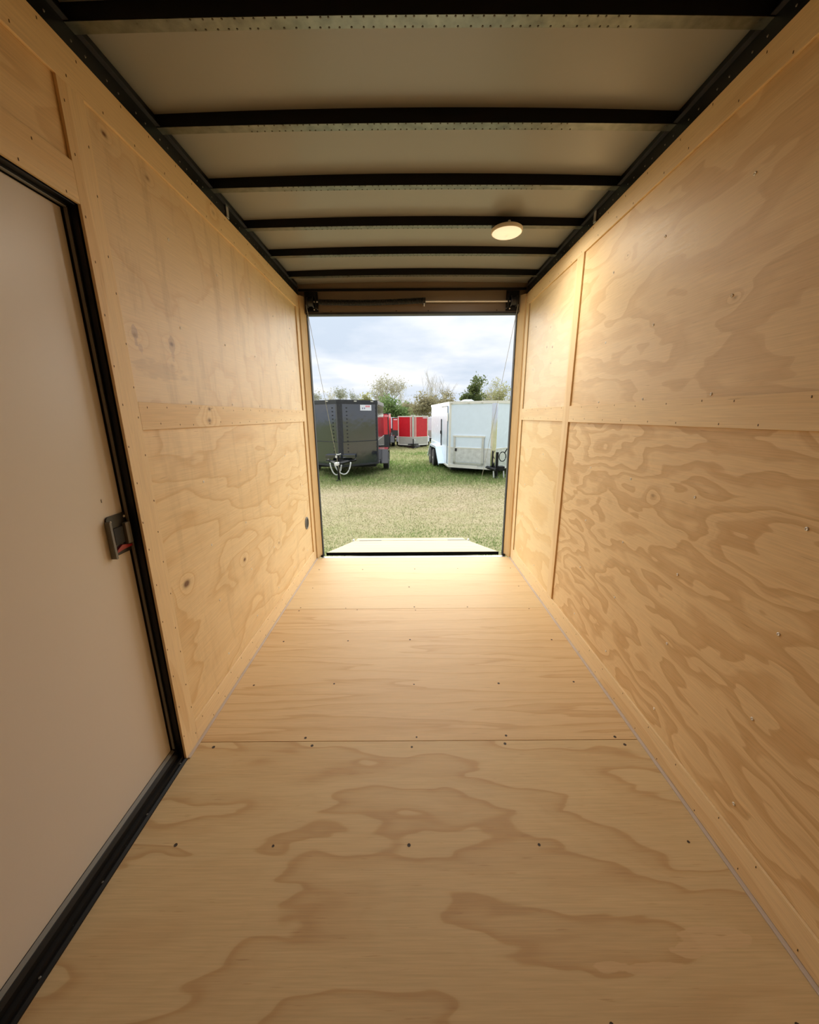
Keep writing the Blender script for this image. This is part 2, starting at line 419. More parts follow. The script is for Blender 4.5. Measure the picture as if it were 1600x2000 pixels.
board(wall_r, 1, YB, 2.548, 1.399, 1.501, mat_board(22, 'y', 'z', knots=[(0.9, 1.43, .008, .4)]), st=44)
board(wall_r, 1, 2.643, 3.610, 1.402, 1.502, mat_board(23, 'y', 'z'), st=12)
board(wall_r, 1, YB, 3.610, 0.004, 0.115, mat_board(24, 'y', 'z'), st=56)
board(wall_r, 1, 3.610, 3.690, 0.004, 2.386, mat_board(25, 'z', 'y'))

# floor: four sheets laid across, a hair's gap between them
fl = struct(MB().box(-1.075, 1.148, YB, 3.735, -0.14, -0.0185).build('floor', M['black_paint']), 'plywood trailer floor of sheets laid across, dotted with screws')
fscrew_mesh = MB().lathe([(0.0056, -0.0006), (0.0056, 0.0006), (0.003, 0.0002)], (0,0,0), 'z', 9).mesh('screw', M['dark_screw'])
FW = dict(s_al=0.9, s_ac=3.8, rings=7.0, slope=3.0, detail=3.0, style='line', fine=0.10)
seams = [YB, -1.034, 0.185, 1.404, 2.623, 3.703]
fl_k = [dict(light=(0.593, 0.404, 0.211), dark=(0.447, 0.258, 0.107)),
        dict(light=(0.593, 0.404, 0.211), dark=(0.447, 0.258, 0.107)),
        dict(light=(0.576, 0.400, 0.211), dark=(0.443, 0.262, 0.116), s_al=0.85, s_ac=3.6, rings=6.5, slope=3.4, detail=3.4, contrast=0.78,
             patches=[(0.82, 0.725, 0.13, 0.035, (0.64, 0.46, 0.255), .85), (0.63, 0.672, 0.12, 0.014, (0.63, 0.45, 0.245), .85)]),
        dict(light=(0.611, 0.408, 0.215), dark=(0.469, 0.271, 0.120), s_al=0.6, s_ac=9.0, rings=5.0, slope=7.0, detail=3.5, contrast=0.62),
        dict(light=(0.619, 0.430, 0.237), dark=(0.516, 0.323, 0.155), s_al=0.4, s_ac=8.0, rings=3.4, slope=4.0, contrast=0.42)]
for i in range(5):
    d = dict(FW); d.update(fl_k[i])
    p = MB().box(-0.985, 1.058, seams[i] + 0.0012, seams[i+1] - 0.0012, -0.018, 0.0).build('plywood_panel', wood('plywood_floor', 'x', 'y', 211 + 13.7*i, rough=0.47, **d), fl, bevel=0.0008)
    rnd = random.Random(40 + i); rows = []
    for yy in [-1.46, -1.066, -1.010, -.65, -.245, .154, .212, .57, .976, 1.378, 1.424, 1.784, 2.20, 2.604, 2.640, 2.998, 3.40]:
        if seams[i] < yy < seams[i+1]: rows.append(yy)
    for yy in rows:
        for xx in (-0.86, -0.455, 0.03, 0.455, 0.95):
            if rnd.random() < 0.12 and abs(yy - .976) > .1: continue
            o = bpy.data.objects.new('screw', fscrew_mesh); C.objects.link(o); o.parent = p
            o.location = (xx + rnd.uniform(-.05, .05), yy + rnd.uniform(-.008, .008), 0.0)
            q = rnd.uniform(.75, 1.25); o.scale = (q, q, 1)

# grey edge strips along both walls
struct(MB().box(XL, -0.966, 1.318, 3.69, 0.0, 0.005).build('trim_1', M['edge_grey'], bevel=0.0015), 'thin grey strip along the left floor edge')
struct(MB().box(1.038, XR, YB, 3.70, 0.0, 0.005).build('trim_2', M['edge_grey'], bevel=0.0015), 'thin grey strip along the right floor edge')
# aluminium sill at the rear opening
sill = struct(MB().prism([(3.703, -0.02), (3.703, 0.002), (3.742, 0.002), (3.75, -0.004), (3.75, -0.02)], lambda p, t: (t, p[0], p[1]), -0.93, 1.0).build('trim_3', M['alu']), 'aluminium sill strip across the rear opening')
for x in (-0.91, -0.475, -0.005, 0.44, 0.87, 0.985):
    o = bpy.data.objects.new('screw', fscrew_mesh); C.objects.link(o); o.parent = sill; o.location = (x, 3.72, 0.002)

# front wall behind the camera
struct(MB().box(-1.075, 1.148, YB - 0.05, YB, -0.1, 2.6).build('wall_front', mat_R(9, **sw)), 'plywood front wall behind the camera')

# ceiling sheet, slightly arched
def roof_z(x): return 2.584 + 0.016*(1 - ((x - 0.036)/1.02)**2)
mb = MB(); NX = 24
xs = [-1.02 + i*(2.11)/NX for i in range(NX + 1)]
for i in range(NX):
    a, b = xs[i], xs[i+1]
    mb.add([(a, YB, roof_z(a)), (b, YB, roof_z(b)), (b, 3.76, roof_z(b)), (a, 3.76, roof_z(a)),
            (a, YB, roof_z(a)+.02), (b, YB, roof_z(b)+.02), (b, 3.76, roof_z(b)+.02), (a, 3.76, roof_z(a)+.02)],
           [(0,1,2,3), (7,6,5,4)] + ([(0,3,7,4)] if i == 0 else []) + ([(1,5,6,2)] if i == NX-1 else []))
import bmesh
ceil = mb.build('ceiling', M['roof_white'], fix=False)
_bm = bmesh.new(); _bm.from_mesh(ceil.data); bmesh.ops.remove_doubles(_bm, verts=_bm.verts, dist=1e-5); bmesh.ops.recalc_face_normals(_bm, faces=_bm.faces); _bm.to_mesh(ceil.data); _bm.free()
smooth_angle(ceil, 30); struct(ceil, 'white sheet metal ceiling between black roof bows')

# roof bows: black channels with bare metal undersides and two rows of welds
def bow_z(x): return 2.5435 + 0.010*(1 - ((x - 0.036)/1.02)**2)
bow_words = ['black curved roof bow nearest the camera in view, at top of photo', 'black roof bow second from the top of the photo',
             'black roof bow third from the top of the photo', 'black roof bow with the round white lamp on it', 'black roof bow just beyond the round lamp',
             'black roof bow nearest the rear door spring']
for k in range(0, 6):
    yc = 1.406 + 0.4066*k; y0, y1 = yc - 0.021, yc + 0.019
    lab = bow_words[k]
    root = thing('roof_bow', lab, 'roof bow', (0.036, yc, 2.545), group='black roof bows')
    mb = MB(); NB = 20; xx = [-0.980 + 2.033*i/NB for i in range(NB+1)]
    mt = MB()
    for i in range(NB):
        a, b = xx[i] - .036, xx[i+1] - .036
        za, zb = bow_z(xx[i]) - 2.545, bow_z(xx[i+1]) - 2.545
        ya, yb = y0 - yc, y1 - yc
        ra, rb = roof_z(xx[i]) - 2.545, roof_z(xx[i+1]) - 2.545
        vs = [(a, ya, za), (b, ya, zb), (b, yb, zb), (a, yb, za), (a, ya, ra), (b, ya, rb), (b, yb, rb), (a, yb, ra)]
        mb.add(vs, [(0,1,5,4), (3,7,6,2), (0,3,2,1)] + ([(0,4,7,3)] if i == 0 else []) + ([(1,2,6,5)] if i == NB-1 else []))
        e0 = 0.0015
        mt.add([(a, ya+.001, za-e0), (b, ya+.001, zb-e0), (b, yb-.001, zb-e0), (a, yb-.001, za-e0), (a, ya+.001, za), (b, ya+.001, zb), (b, yb-.001, zb), (a, yb-.001, za)],
               [(0,3,2,1), (0,1,5,4), (3,7,6,2)] + ([(0,4,7,3)] if i == 0 else []) + ([(1,2,6,5)] if i == NB-1 else []))
    mb.build('channel', M['black_paint'], root)
    und = mt.build('underside_strip', M['galv'], root)
    if True:
        ms = MB(); rnd = random.Random(k + 77)
        for yy in (-0.016, 0.0135):
            x = -0.62
            while x < 0.66:
                zz = bow_z(x) - 2.545 - .0015
                ms.lathe([(0.0034, 0.0), (0.0024, -0.0016)], (x - .036, yy, zz), 'z', 6); x += rnd.uniform(.022, .040)
        o = ms.build('weld_spot', M['rust_spot'], und); o['kind'] = 'stuff'

# black top rails with a thin grey lip
for nm, side, lab in (('trim_4', -1, 'black steel rail along the top of the left wall'), ('trim_5', 1, 'black steel rail along the top of the right wall')):
    x = -0.981 if side < 0 else 1.054
    rail = struct(MB().box(x, x + side*0.05, YB, 3.70, ZT, 2.60).build(nm, M['black_paint']), lab)
    xi = x - side*0.016
    MB().box(x, xi, YB, 3.68, 2.545, 2.5485).build('lip', M['black_matt'], rail)
    yc = 2.366 if side < 0 else 2.441
    MB().box(x, x - side*0.007, yc - .014, yc + .014, 2.490, 2.550).build('clip', M['alu'], rail, bevel=0.0015)
    ms = MB()
    for kk in range(-4, 22):
        for dy in (0, .05):
            ms.lathe([(0.0035, 0.0), (0.002, 0.002*-side)], (x, 1.0 + 0.2032*kk*.66 + dy, 2.512), 'x', 6)
    o = ms.build('rivet', M['plastic_grey'], rail); o['kind'] = 'stuff'

# rear end: header, jambs, seals
hz = 2.350
hdr = struct(MB().box(-1.075, 1.148, 3.735, 3.80, hz, 2.62).build('wall_rear', M['header_paint']), 'brown header panel above the rear opening')
MB().box(-0.93, 0.996, 3.728, 3.802, hz - 0.012, hz + 0.004).build('rubber_seal', M['black_matt'], hdr)
MB().box(-0.98, 1.053, 3.720, 3.736, 2.528, 2.545).build('top_rail', M['black_paint'], hdr)
for x in (-0.70, -0.11, 0.18, 0.80):
    o = bpy.data.objects.new('screw', fscrew_mesh); C.objects.link(o); o.parent = hdr; o.location = (x, 3.7345, 2.366); o.rotation_euler = (PI/2, 0, 0)
for nm, s, xw, xo, lab in (('trim_6', 1, -0.972, -0.930, 'bevelled wooden jamb left of the rear opening'), ('trim_7', -1, 1.045, 0.995, 'bevelled wooden jamb right of the rear opening')):
    poly = [(xw, 3.692), (xw + s*0.004, 3.690), (xo, 3.752), (xo, 3.80), (xw - s*0.06, 3.80), (xw - s*0.06, 3.692)]
    j = struct(MB().prism(poly, lambda p, t: (p[0], p[1], t), 0.002, 2.487).build(nm, mat_board(31 if s > 0 else 32, 'z', 'y')), lab)
    MB().box(xo - s*0.02, xo + s*0.008, 3.7525, 3.802, -0.01, hz).build('rubber_seal', M['black_rubber'], j)
    MB().box(xo - s*0.012, xo + s*0.012, 3.728, 3.75, 0.003, 0.020).build('corner_bracket', M['black_paint'], j)

# ------------------------------------------------------------------ side door in the left wall
XD = -1.030
door = struct(MB().box(-1.068, XD, DY0 + 0.012, DY1 - 0.004, 0.062, DZT - 0.010).build('door_1', M['door_white']), 'off white side door with black frame and latch')
def frame_piece(name, prof, kind):
    mb = MB()
    if kind == 'side': mb.prism(prof, lambda p, t: (p[0], DY1 - p[1], t), 0.0, DZT)
    elif kind == 'hinge': mb.prism(prof, lambda p, t: (p[0], DY0 + p[1], t), 0.0, DZT)
    else: mb.prism(prof, lambda p, t: (p[0], t, DZT - p[1]), DY0, DY1)
    return mb.build(name, M['black_paint'], door)
prof = [(-1.07, 0.0), (-0.991, 0.0), (-0.991, 0.004), (-1.010, 0.004), (-1.010, 0.009), (-1.0295, 0.009), (-1.0295, 0.013), (-1.07, 0.013)]
frame_piece('frame_side', prof, 'side'); frame_piece('frame_side', prof, 'hinge'); frame_piece('frame_head', prof, 'head')
for kind in ('side', 'head'):
    mb = MB(); pr = [(-1.0225, 0.009), (-1.013, 0.009), (-1.0135, 0.0115), (-1.022, 0.0115)]
    if kind == 'side': mb.prism(pr, lambda p, t: (p[0], DY1 - p[1], t), 0.07, DZT - 0.012)
    else: mb.prism(pr, lambda p, t: (p[0], t, DZT - p[1]), DY0 + .01, DY1 - .011)
    mb.build('gasket', M['plastic_grey'], door)
thr = MB().prism([(-1.075, -0.003), (XL + 0.004, -0.003), (XL + 0.004, 0.006), (-0.984, 0.010), (-0.990, 0.010), (-0.992, 0.022), (-1.006, 0.024), (-1.008, 0.040), (-1.016, 0.050), (-1.0295, 0.058), (-1.0295, 0.063), (-1.075, 0.063)],
                 lambda p, t: (p[0], t, p[1]), DY0, DY1).build('threshold', M['black_paint'], door)
MB().prism([(-1.0285, 0.060), (-1.018, 0.053), (-1.0165, 0.056), (-1.027, 0.064)], lambda p, t: (p[0], t, p[1]), DY0 + .01, DY1 - .008).build('gasket', M['plastic_grey'], door)
ms = MB()
for i in range(9):
    ms.lathe([(0.004, 0.0), (0.0025, 0.0018)], (-0.988 - .005*(i % 2), DY0 + .05 + i*.105, 0.0095), 'z', 8)
o = ms.build('rivet', M['plastic_grey'], thr); o['kind'] = 'stuff'
MB().box(XD - .001, XD + .0012, 1.2205, 1.2225, 1.170, 1.181).build('scratch', M['plastic_grey'], door)

lt = thing('door_latch', 'black paddle latch with red lever on the off white side door', 'latch', (XD, 1.262, 0.976))
def rrect(y0, y1, z0, z1, r, n=4):
    pts = []
    for cy, cz, a0 in ((y1-r, z0+r, -PI/2), (y1-r, z1-r, 0), (y0+r, z1-r, PI/2), (y0+r, z0+r, PI)):
        for i in range(n+1):
            a = a0 + PI/2*i/n; pts.append((cy + r*math.cos(a), cz + r*math.sin(a)))
    return pts
MB().prism(rrect(-0.046, 0.047, 0.0, 0.142, 0.013), lambda p, t: (t, p[0], p[1]), 0.0, 0.006).build('base_plate', M['plastic_black'], lt)
MB().prism(rrect(-0.050, -0.041, -0.006, 0.128, 0.0044), lambda p, t: (t, p[0], p[1]), 0.001, 0.019).build('side_flange', M['plastic_grey'], lt)
MB().box(0.006, 0.020, 0.016, 0.040, 0.030, 0.108).build('handle', M['plastic_grey'], lt, bevel=0.002)
MB().box(0.006, 0.012, -0.030, 0.012, 0.040, 0.098).build('recess', M['black_rubber'], lt)
lev = MB().prism([(-0.034, 0.012), (0.000, 0.016), (0.040, 0.016), (0.042, 0.022), (0.010, 0.030), (-0.005, 0.034), (-0.030, 0.022)], lambda p, t: (t, p[0], p[1]), 0.006, 0.013).build('lock_lever', M['plastic_red'], lt)
for y, z in ((-0.030, 0.122), (0.034, 0.128), (0.041, 0.034)):
    o = bpy.data.objects.new('screw', screw_mesh); C.objects.link(o); o.parent = lt; o.location = (0.006, y, z); o.scale = (1, .8, .8)

# round vent low on the left wall
vt = thing('round_vent', 'round grey vent low on the left plywood wall by the rear opening', 'vent', (PL, 3.453, 0.455))
MB().lathe([(0.060, 0.0), (0.060, 0.005), (0.050, 0.008), (0.046, 0.006), (0.046, 0.0)], (0,0,0), 'x', 28).build('vent_ring', M['plastic_grey'], vt)
MB().lathe([(0.045, 0.0), (0.045, 0.002)], (0,0,0), 'x', 24).build('vent_back', M['plastic_black'], vt)
for i in range(7):
    z = -0.036 + i*0.012; hw = math.sqrt(max(0, .0455**2 - z*z))
    MB().prism([(0.002, z - .003), (0.006, z + .002), (0.006, z + .0045), (0.002, z)], lambda p, t: (p[0], t, p[1]), -hw, hw).build('slat', M['plastic_grey'], vt)

# ------------------------------------------------------------------ lamp on the fourth bow
LX, LY, LZ = 0.601, 2.625, 2.5375
lamp = thing('ceiling_light', 'round white disc lamp hanging under a black roof bow', 'light', (LX, LY, LZ))
lh = MB().lathe([(0.020, 0.006), (0.085, 0.004), (0.0935, -0.002), (0.0945, -0.012), (0.091, -0.020), (0.088, -0.020)], (0,0,0), 'z', 40).build('housing', M['lamp_white'], lamp)
smooth_angle(lh, 40)
mg, ng, bg_ = new_mat('lamp_diffuser')
bg_.inputs['Base Color'].default_value = (0.82, 0.74, 0.60, 1); bg_.inputs['Roughness'].default_value = 0.4
bg_.inputs['Emission Color'].default_value = (1.0, 0.80, 0.52, 1); bg_.inputs['Emission Strength'].default_value = 0.45
ld = MB().lathe([(0.088, -0.0195), (0.080, -0.026), (0.058, -0.032), (0.030, -0.0355), (0.008, -0.0365), (0.006, -0.040), (0.0015, -0.041)], (0,0,0), 'z', 40).build('diffuser', mg, lamp)
smooth_angle(ld, 60)
MB().lathe([(0.010, -0.004), (0.010, 0.012), (0.007, 0.020)], (0, -0.052, 0.004), 'z', 12).build('mount_screw', M['steel'], lamp)
def dome_light(parent, watts, name='lamp_bulb'):
    ld_ = bpy.data.lights.new(name, 'AREA'); ld_.shape = 'DISK'; ld_.size = 0.16; ld_.energy = watts; ld_.color = (1.0, 0.90, 0.76)
    q = bpy.data.objects.new(name, ld_); C.objects.link(q); q.parent = parent; q.location = (0, 0, -0.046)
    return q
dome_light(lamp, LAMP_W)

# ------------------------------------------------------------------ ramp spring assembly above the opening
sa = thing('ramp_spring', 'black coil spring on a shaft between brackets above the rear opening', 'spring', (0.036, 3.69, 2.43))
def S(x, y, z): return (x - 0.036, y - 3.69, z - 2.43)
MB().tube([S(-0.86, 3.685, 2.432), S(0.93, 3.685, 2.426)], 0.0065, 10).build('shaft', M['steel'], sa)
pts = []; NT = 74
for i in range(NT*10 + 1):
    t = i/(NT*10); a = t*NT*2*PI; sag = -0.010*math.sin(t*PI)
    pts.append(S(-0.80 + 0.93*t, 3.685 + 0.0195*math.cos(a), 2.428 + sag + 0.008*t + 0.0195*math.sin(a)))
MB().tube(pts, 0.0055, 5).build('coil', M['spring'], sa, smooth=True)
MB().tube([S(-0.80, 3.685, 2.428), S(-0.33, 3.685, 2.422), S(0.13, 3.685, 2.436)], 0.0165, 12).build('spring_core', M['spring'], sa, smooth=True)
MB().lathe([(0.02, -0.012), (0.030, -0.012), (0.030, 0.012), (0.02, 0.012)], S(0.140, 3.685, 2.431), 'x', 16).build('end_collar', M['spring'], sa)
MB().tube([S(0.140, 3.66, 2.405), S(0.140, 3.655, 2.385)], 0.005, 6).build('collar_bolt', M['steel'], sa)
for s, xb, x0, x1 in ((1, -0.82, -0.930, -0.812), (-1, 0.885, 0.878, 0.995)):
    br = MB(); br.box(x0 - .036, x1 - .036, 3.722 - 3.69, 3.736 - 3.69, 2.360 - 2.43, 2.522 - 2.43)
    br.box(xb - .036 - .004, xb - .036 + .004, 3.65 - 3.69, 3.735 - 3.69, 2.372 - 2.43, 2.49 - 2.43)
    b_ = br.build('end_bracket', M['black_paint'], sa, bevel=0.002)
    MB().lathe([(0.018, -0.03), (0.042, -0.03), (0.044, -0.022), (0.032, -0.018), (0.032, 0.018), (0.044, 0.022), (0.042, 0.03), (0.018, 0.03)], S(xb - s*0.050, 3.685, 2.425), 'x', 20).build('cable_drum', M['plastic_black'], sa)
    for dx, dz in ((0.0, -0.047), (0.018, -0.05), (0.03, -0.01)):
        MB().lathe([(0.006, 0.0), (0.006, -0.006), (0.002, -0.007)], S(xb - s*dx*1.5, 3.722, 2.425 + dz), 'y', 8).build('bolt', M['steel'], b_)

# ------------------------------------------------------------------ ramp door lying on the grass
ZG = -0.54
ramp = thing('ramp_door', 'pale plywood ramp door lowered from the rear opening onto the grass', 'ramp', (0.02, 3.86, 0.0))
RW = wood('ramp_plywood', 'x', 'y', 401, light=(0.49, 0.385, 0.24), dark=(0.44, 0.33, 0.19), s_al=0.5, s_ac=4, rings=3, contrast=0.5, rough=0.6)
L1, Z1 = 5.745 - 3.86, -0.508; L2, Z2 = 5.935 - 3.86, -0.530
def slab(poly, fz, th): return MB().prism(poly, lambda p, t: (p[0], p[1], fz(p[1]) + t), -th, 0.0)
fz = lambda y: y/L1*Z1 if y <= L1 else Z1 + (y - L1)/(L2 - L1)*(Z2 - Z1)
slab([(-0.930, 0.006), (0.945, 0.006), (0.908, L1), (-0.914, L1)], lambda y: fz(y) + 0.002, 0.014).build('deck', RW, ramp)
MB().prism([(0.0, 0.000), (0.0, -0.034), (0.012, -0.036), (0.012, -0.003)], lambda p, t: (t, p[0], p[1]), -0.936, 0.951).build('hinge_edge', M['black_paint'], ramp)
for s, xa, xb in ((-1, -0.936, -0.918), (1, 0.951, 0.914)):
    MB().add([(xa, 0.0, -0.001), (xa - s*.012, 0, -0.001), (xb - s*.012, L1, Z1), (xb, L1, Z1), (xa, 0, -0.035), (xa - s*.012, 0, -0.035), (xb - s*.012, L1, Z1 - .03), (xb, L1, Z1 - .03)],
             [(0,1,2,3), (7,6,5,4), (0,4,5,1), (2,6,7,3), (0,3,7,4), (1,5,6,2)]).build('edge_rail', M['black_paint'], ramp)
flap = slab([(-0.896, L1 + .012), (0.892, L1 + .012), (0.862, L2), (-0.886, L2)], lambda y: fz(y) + 0.004, 0.012).build('flap', RW, ramp)
for xa, xb in ((-0.835, -0.48), (0.59, 0.895)):
    slab([(xa, L1 - .010), (xb, L1 - .010), (xb, L1 + .020), (xa, L1 + .020)], lambda y: fz(y) + 0.008, 0.008).build('flap_hinge', M['plastic_grey'], flap)
for s, x in ((-1, -0.925), (1, 0.920)):
    MB().lathe([(0.016, -0.02), (0.016, 0.02)], (x, L1 - 0.03, Z1 + 0.02), 'y', 10).build('cable_eye', M['steel'], ramp)

cab_l = MB().tube([(-0.905, 3.662, 2.402), (-0.902, 3.70, 2.33), (-0.908, 5.70, -0.475)], 0.0021, 6).build('lift_cable', M['cable'])
tag(cab_l, 'thin steel lift cable at the left side of the rear opening', 'cable', 'ramp lift cables')
cab_r = MB().tube([(0.972, 3.662, 2.395), (0.968, 3.70, 2.32), (0.942, 5.70, -0.475)], 0.0021, 6).build('lift_cable', M['cable'])
tag(cab_r, 'thin steel lift cable at the right side of the rear opening', 'cable', 'ramp lift cables')

# ------------------------------------------------------------------ parked trailers outside
def footprint(w_, L, v, off=0.0, nose_flat=0.06):
    h = w_/2 + off; vo = v + off
    return [(-h, 0 - off*.4), (-nose_flat, -vo), (nose_flat, -vo), (h, 0 - off*.4), (h, L + off), (-h, L + off)]
def make_wheel(root, x, y, r, s, rimmat):
    t = MB().lathe([(r*.55, -0.10), (r*.93, -0.10), (r, -0.075), (r, 0.075), (r*.93, 0.10), (r*.55, 0.10)], (x, y, r), 'x', 26).build('tire', M['tire'], root)
    smooth_angle(t, 30)
    q = MB().lathe([(r*.56, -0.09), (r*.58, 0.085), (r*.50, 0.07), (r*.42, 0.055), (r*.16, 0.075), (r*.14, 0.10), (r*.05, 0.105)] if s > 0 else
                   [(r*.05, -0.105), (r*.14, -0.10), (r*.16, -0.075), (r*.42, -0.055), (r*.50, -0.07), (r*.58, -0.085), (r*.56, 0.09)], (x, y, r), 'x', 26).build('rim', rimmat, t)
    smooth_angle(q, 30)
def fender(root, side, w_, y0, y1, ztop, out, mat, slope=0.3, z0=0.30):
    xi, xo = side*(w_/2 - .01), side*(w_/2 + out)
    mb = MB(); t = 0.02
    # top plate, sloped front plate, sloped rear plate, outer lip
    A = [(y0, z0), (y0 + slope, ztop), (y1 - slope, ztop), (y1, z0)]
    for (ya, za), (yb, zb) in zip(A[:-1], A[1:]):
        mb.add([(xi, ya, za), (xo, ya, za), (xo, yb, zb), (xi, yb, zb), (xi, ya, za - t), (xo, ya, za - t), (xo, yb, zb - t), (xi, yb, zb - t)],
               [(0,1,2,3), (7,6,5,4), (0,4,5,1), (2,6,7,3), (0,3,7,4), (1,5,6,2)])
        mb.add([(xo, ya, za), (xo, yb, zb), (xo, yb, zb - .07), (xo, ya, za - .07), (xo - side*.012, ya, za), (xo - side*.012, yb, zb), (xo - side*.012, yb, zb - .07), (xo - side*.012, ya, za - .07)],
               [(0,1,2,3), (7,6,5,4), (0,4,5,1), (2,6,7,3), (0,3,7,4), (1,5,6,2)])
    return mb.build('fender', mat, root)
def trailer(name, label, loc, rot, w_, L, v, zb, zt, zs, up, low, trim, fend_mat, axles, tire_r=0.33, fend_out=0.22, fy=(1.0, 2.0), fz_=0.78, slope=0.3, post=None, trim_h=0.12, tongue=True, fz0=0.30):
    r = thing(name, label, 'trailer', loc, rot, 'cargo trailers parked on the grass')
    fp = footprint(w_, L, v)
    lift = lambda p, t: (p[0], p[1], t)
    MB().prism(fp, lift, zs, zt - 0.01).build('upper_body', up, r)
    MB().prism(footprint(w_, L, v, 0.006), lift, zb, zs).build('lower_body', low, r)
    MB().prism(footprint(w_, L, v, 0.014), lift, zs - .012, zs + .014).build('belt_trim', trim, r)
    MB().prism(footprint(w_, L, v, 0.022), lift, zt - trim_h, zt).build('roof_trim', trim, r)
    MB().prism(footprint(w_, L, v, 0.026), lift, zb - .01, zb + 0.05).build('bottom_rail', trim, r)
    for s in (-1, 1):
        MB().prism([(s*(w_/2 - .05), -.045), (s*(w_/2 + .012), -.014), (s*(w_/2 + .012), .05), (s*(w_/2 - .05), .05)], lift, zb + .05, zt - trim_h).build('corner_post', trim, r)
    if post:
        pm, pw, ptop = post
        sl = v/(w_/2)
        MB().prism([(-pw/2, -v + pw/2*sl - .014), (-.05, -v - .03), (.05, -v - .03), (pw/2, -v + pw/2*sl - .014), (pw/2, -v + pw/2*sl + .05), (-pw/2, -v + pw/2*sl + .05)], lift, zb + .02, ptop).build('nose_post', pm, r)
    for i, ya in enumerate(axles):
        for s in (-1, 1): make_wheel(r, s*(w_/2 + fend_out - .105), ya, tire_r, s, M['rim_grey'])
    for ya in axles: MB().tube([(-w_/2 - .05, ya, tire_r), (w_/2 + .05, ya, tire_r)], 0.035, 8).build('axle', M['black_paint'], r)
    MB().box(-w_/2 + .1, w_/2 - .1, .05, L - .05, zb - .12, zb - .012).build('chassis', M['black_paint'], r)
    for s in (-1, 1): fender(r, s, w_, fy[0], fy[1], fz_, fend_out, fend_mat, slope, fz0)
    if tongue:
        zt_ = zb + .04
        for s in (-1, 1): MB().tube([(s*.42, -v + .1, zb - .07), (s*.05, -v - .75, zb - .07)], 0.045, 4).build('tongue_rail', M['black_paint'], r)
        MB().box(-.05, .05, -v - .95, -v - .68, zb - .12, zb - .03).build('coupler', M['black_paint'], r)
        jk = MB().tube([(0, -v - .55, 0.01), (0, -v - .55, zb + .45)], 0.035, 10).build('jack', M['black_paint'], r)
        MB().lathe([(0.09, 0.0), (0.09, 0.015), (0.03, 0.03)], (0, -v - .55, 0.0), 'z', 12).build('jack_foot', M['black_paint'], jk)
        MB().tube([(0, -v - .55, zb + .40), (.12, -v - .60, zb + .41), (.13, -v - .62, zb + .30)], 0.012, 6).build('crank', M['steel'], jk)
    return r

def vface(r, w_, v, side, t0, t1, z0, z1, d=0.012):
    """box lying on a V face; t runs 0 at the nose to 1 at the corner"""
    h = w_/2 - 0.06                                            # the nose itself is a narrow flat
    n = Vector((side*v, -h, 0)).normalized()
    P = lambda t, z, o: Vector((side*(0.06 + t*h), -v + t*v, z)) + n*o
    mb = MB()
    mb.add([P(t0, z0, 0), P(t1, z0, 0), P(t1, z1, 0), P(t0, z1, 0), P(t0, z0, d), P(t1, z0, d), P(t1, z1, d), P(t0, z1, d)],
           [(0,3,2,1), (4,5,6,7), (0,1,5,4), (1,2,6,5), (2,3,7,6), (3,0,4,7)])
    return mb, P

# black trailer on the left
BW, BV = 2.27, 0.90
zb0 = -0.15 + 0.54
blk = trailer('cargo_trailer', 'glossy black cargo trailer with white and red sticker, left of the opening', (-2.215, 13.1, ZG), 0.0, BW, 3.2, BV, zb0, 2.495, 1.18, M['black_gloss'], M['black_gloss'], M['black_matt'],
              M['black_gloss'], (1.35,), tire_r=0.34, fend_out=0.30, fy=(0.78, 1.92), fz_=0.80, slope=0.10, post=(M['black_matt'], 0.36, 2.36), trim_h=0.13, tongue=False, fz0=0.30)
MB().prism(footprint(BW, 3.2, BV, 0.03), lambda p, t: (p[0], p[1], t), 2.40, 2.43).build('roof_bead', M['black_matt'], blk)
mb, P = vface(blk, BW, BV, 1, 0.52, 0.83, 2.165, 2.345); st = mb.build('sticker', M['sticker'], blk); st['label'] = 'white sticker with red word and two dark marks'
for k, (a, b_, z0, z1) in enumerate(((0.665, .685, 2.27, 2.325), (.695, .715, 2.27, 2.325), (.725, .745, 2.27, 2.325), (.755, .785, 2.27, 2.325))):
    mb, P = vface(blk, BW, BV, 1, a, b_, z0, z1, 0.016); mb.build('red_print', M['sticker_red'], st)
for a in (0.565, 0.62):
    n_ = Vector((BV, -BW/2, 0)).normalized(); mb, P = vface(blk, BW, BV, 1, a, a, 0, 0)
    mb = MB(); mb.add([P(a, 2.255, .016), P(a + .036, 2.255, .016), P(a + .018, 2.205, .016), P(a, 2.255, .011), P(a + .036, 2.255, .011), P(a + .018, 2.205, .011)], [(0,2,1), (3,4,5), (0,1,4,3), (1,2,5,4), (2,0,3,5)])
    mb.build('dark_print', M['sticker_blue'], st)
rv = MB()
for z in np.arange(0.75, 2.30, 0.115):
    for side in (-1, 1):
        for t in (0.155, 0.965):
            _, P = vface(blk, BW, BV, side, 0, 1, 0, 1)
            c = P(t, z, 0.012); rv.box(c.x - .016, c.x + .016, c.y - .012, c.y + .012, c.z - .016, c.z + .016)
o = rv.build('rivet', M['black_matt'], blk); o['kind'] = 'stuff'
for side, ts in ((-1, (.3,)), (1, (.38, .84))):
    for t in ts:
        mb, P = vface(blk, BW, BV, side, t - .035, t + .035, 2.44, 2.468, .045); mb.build('marker_light', M['grey_marker'], blk)
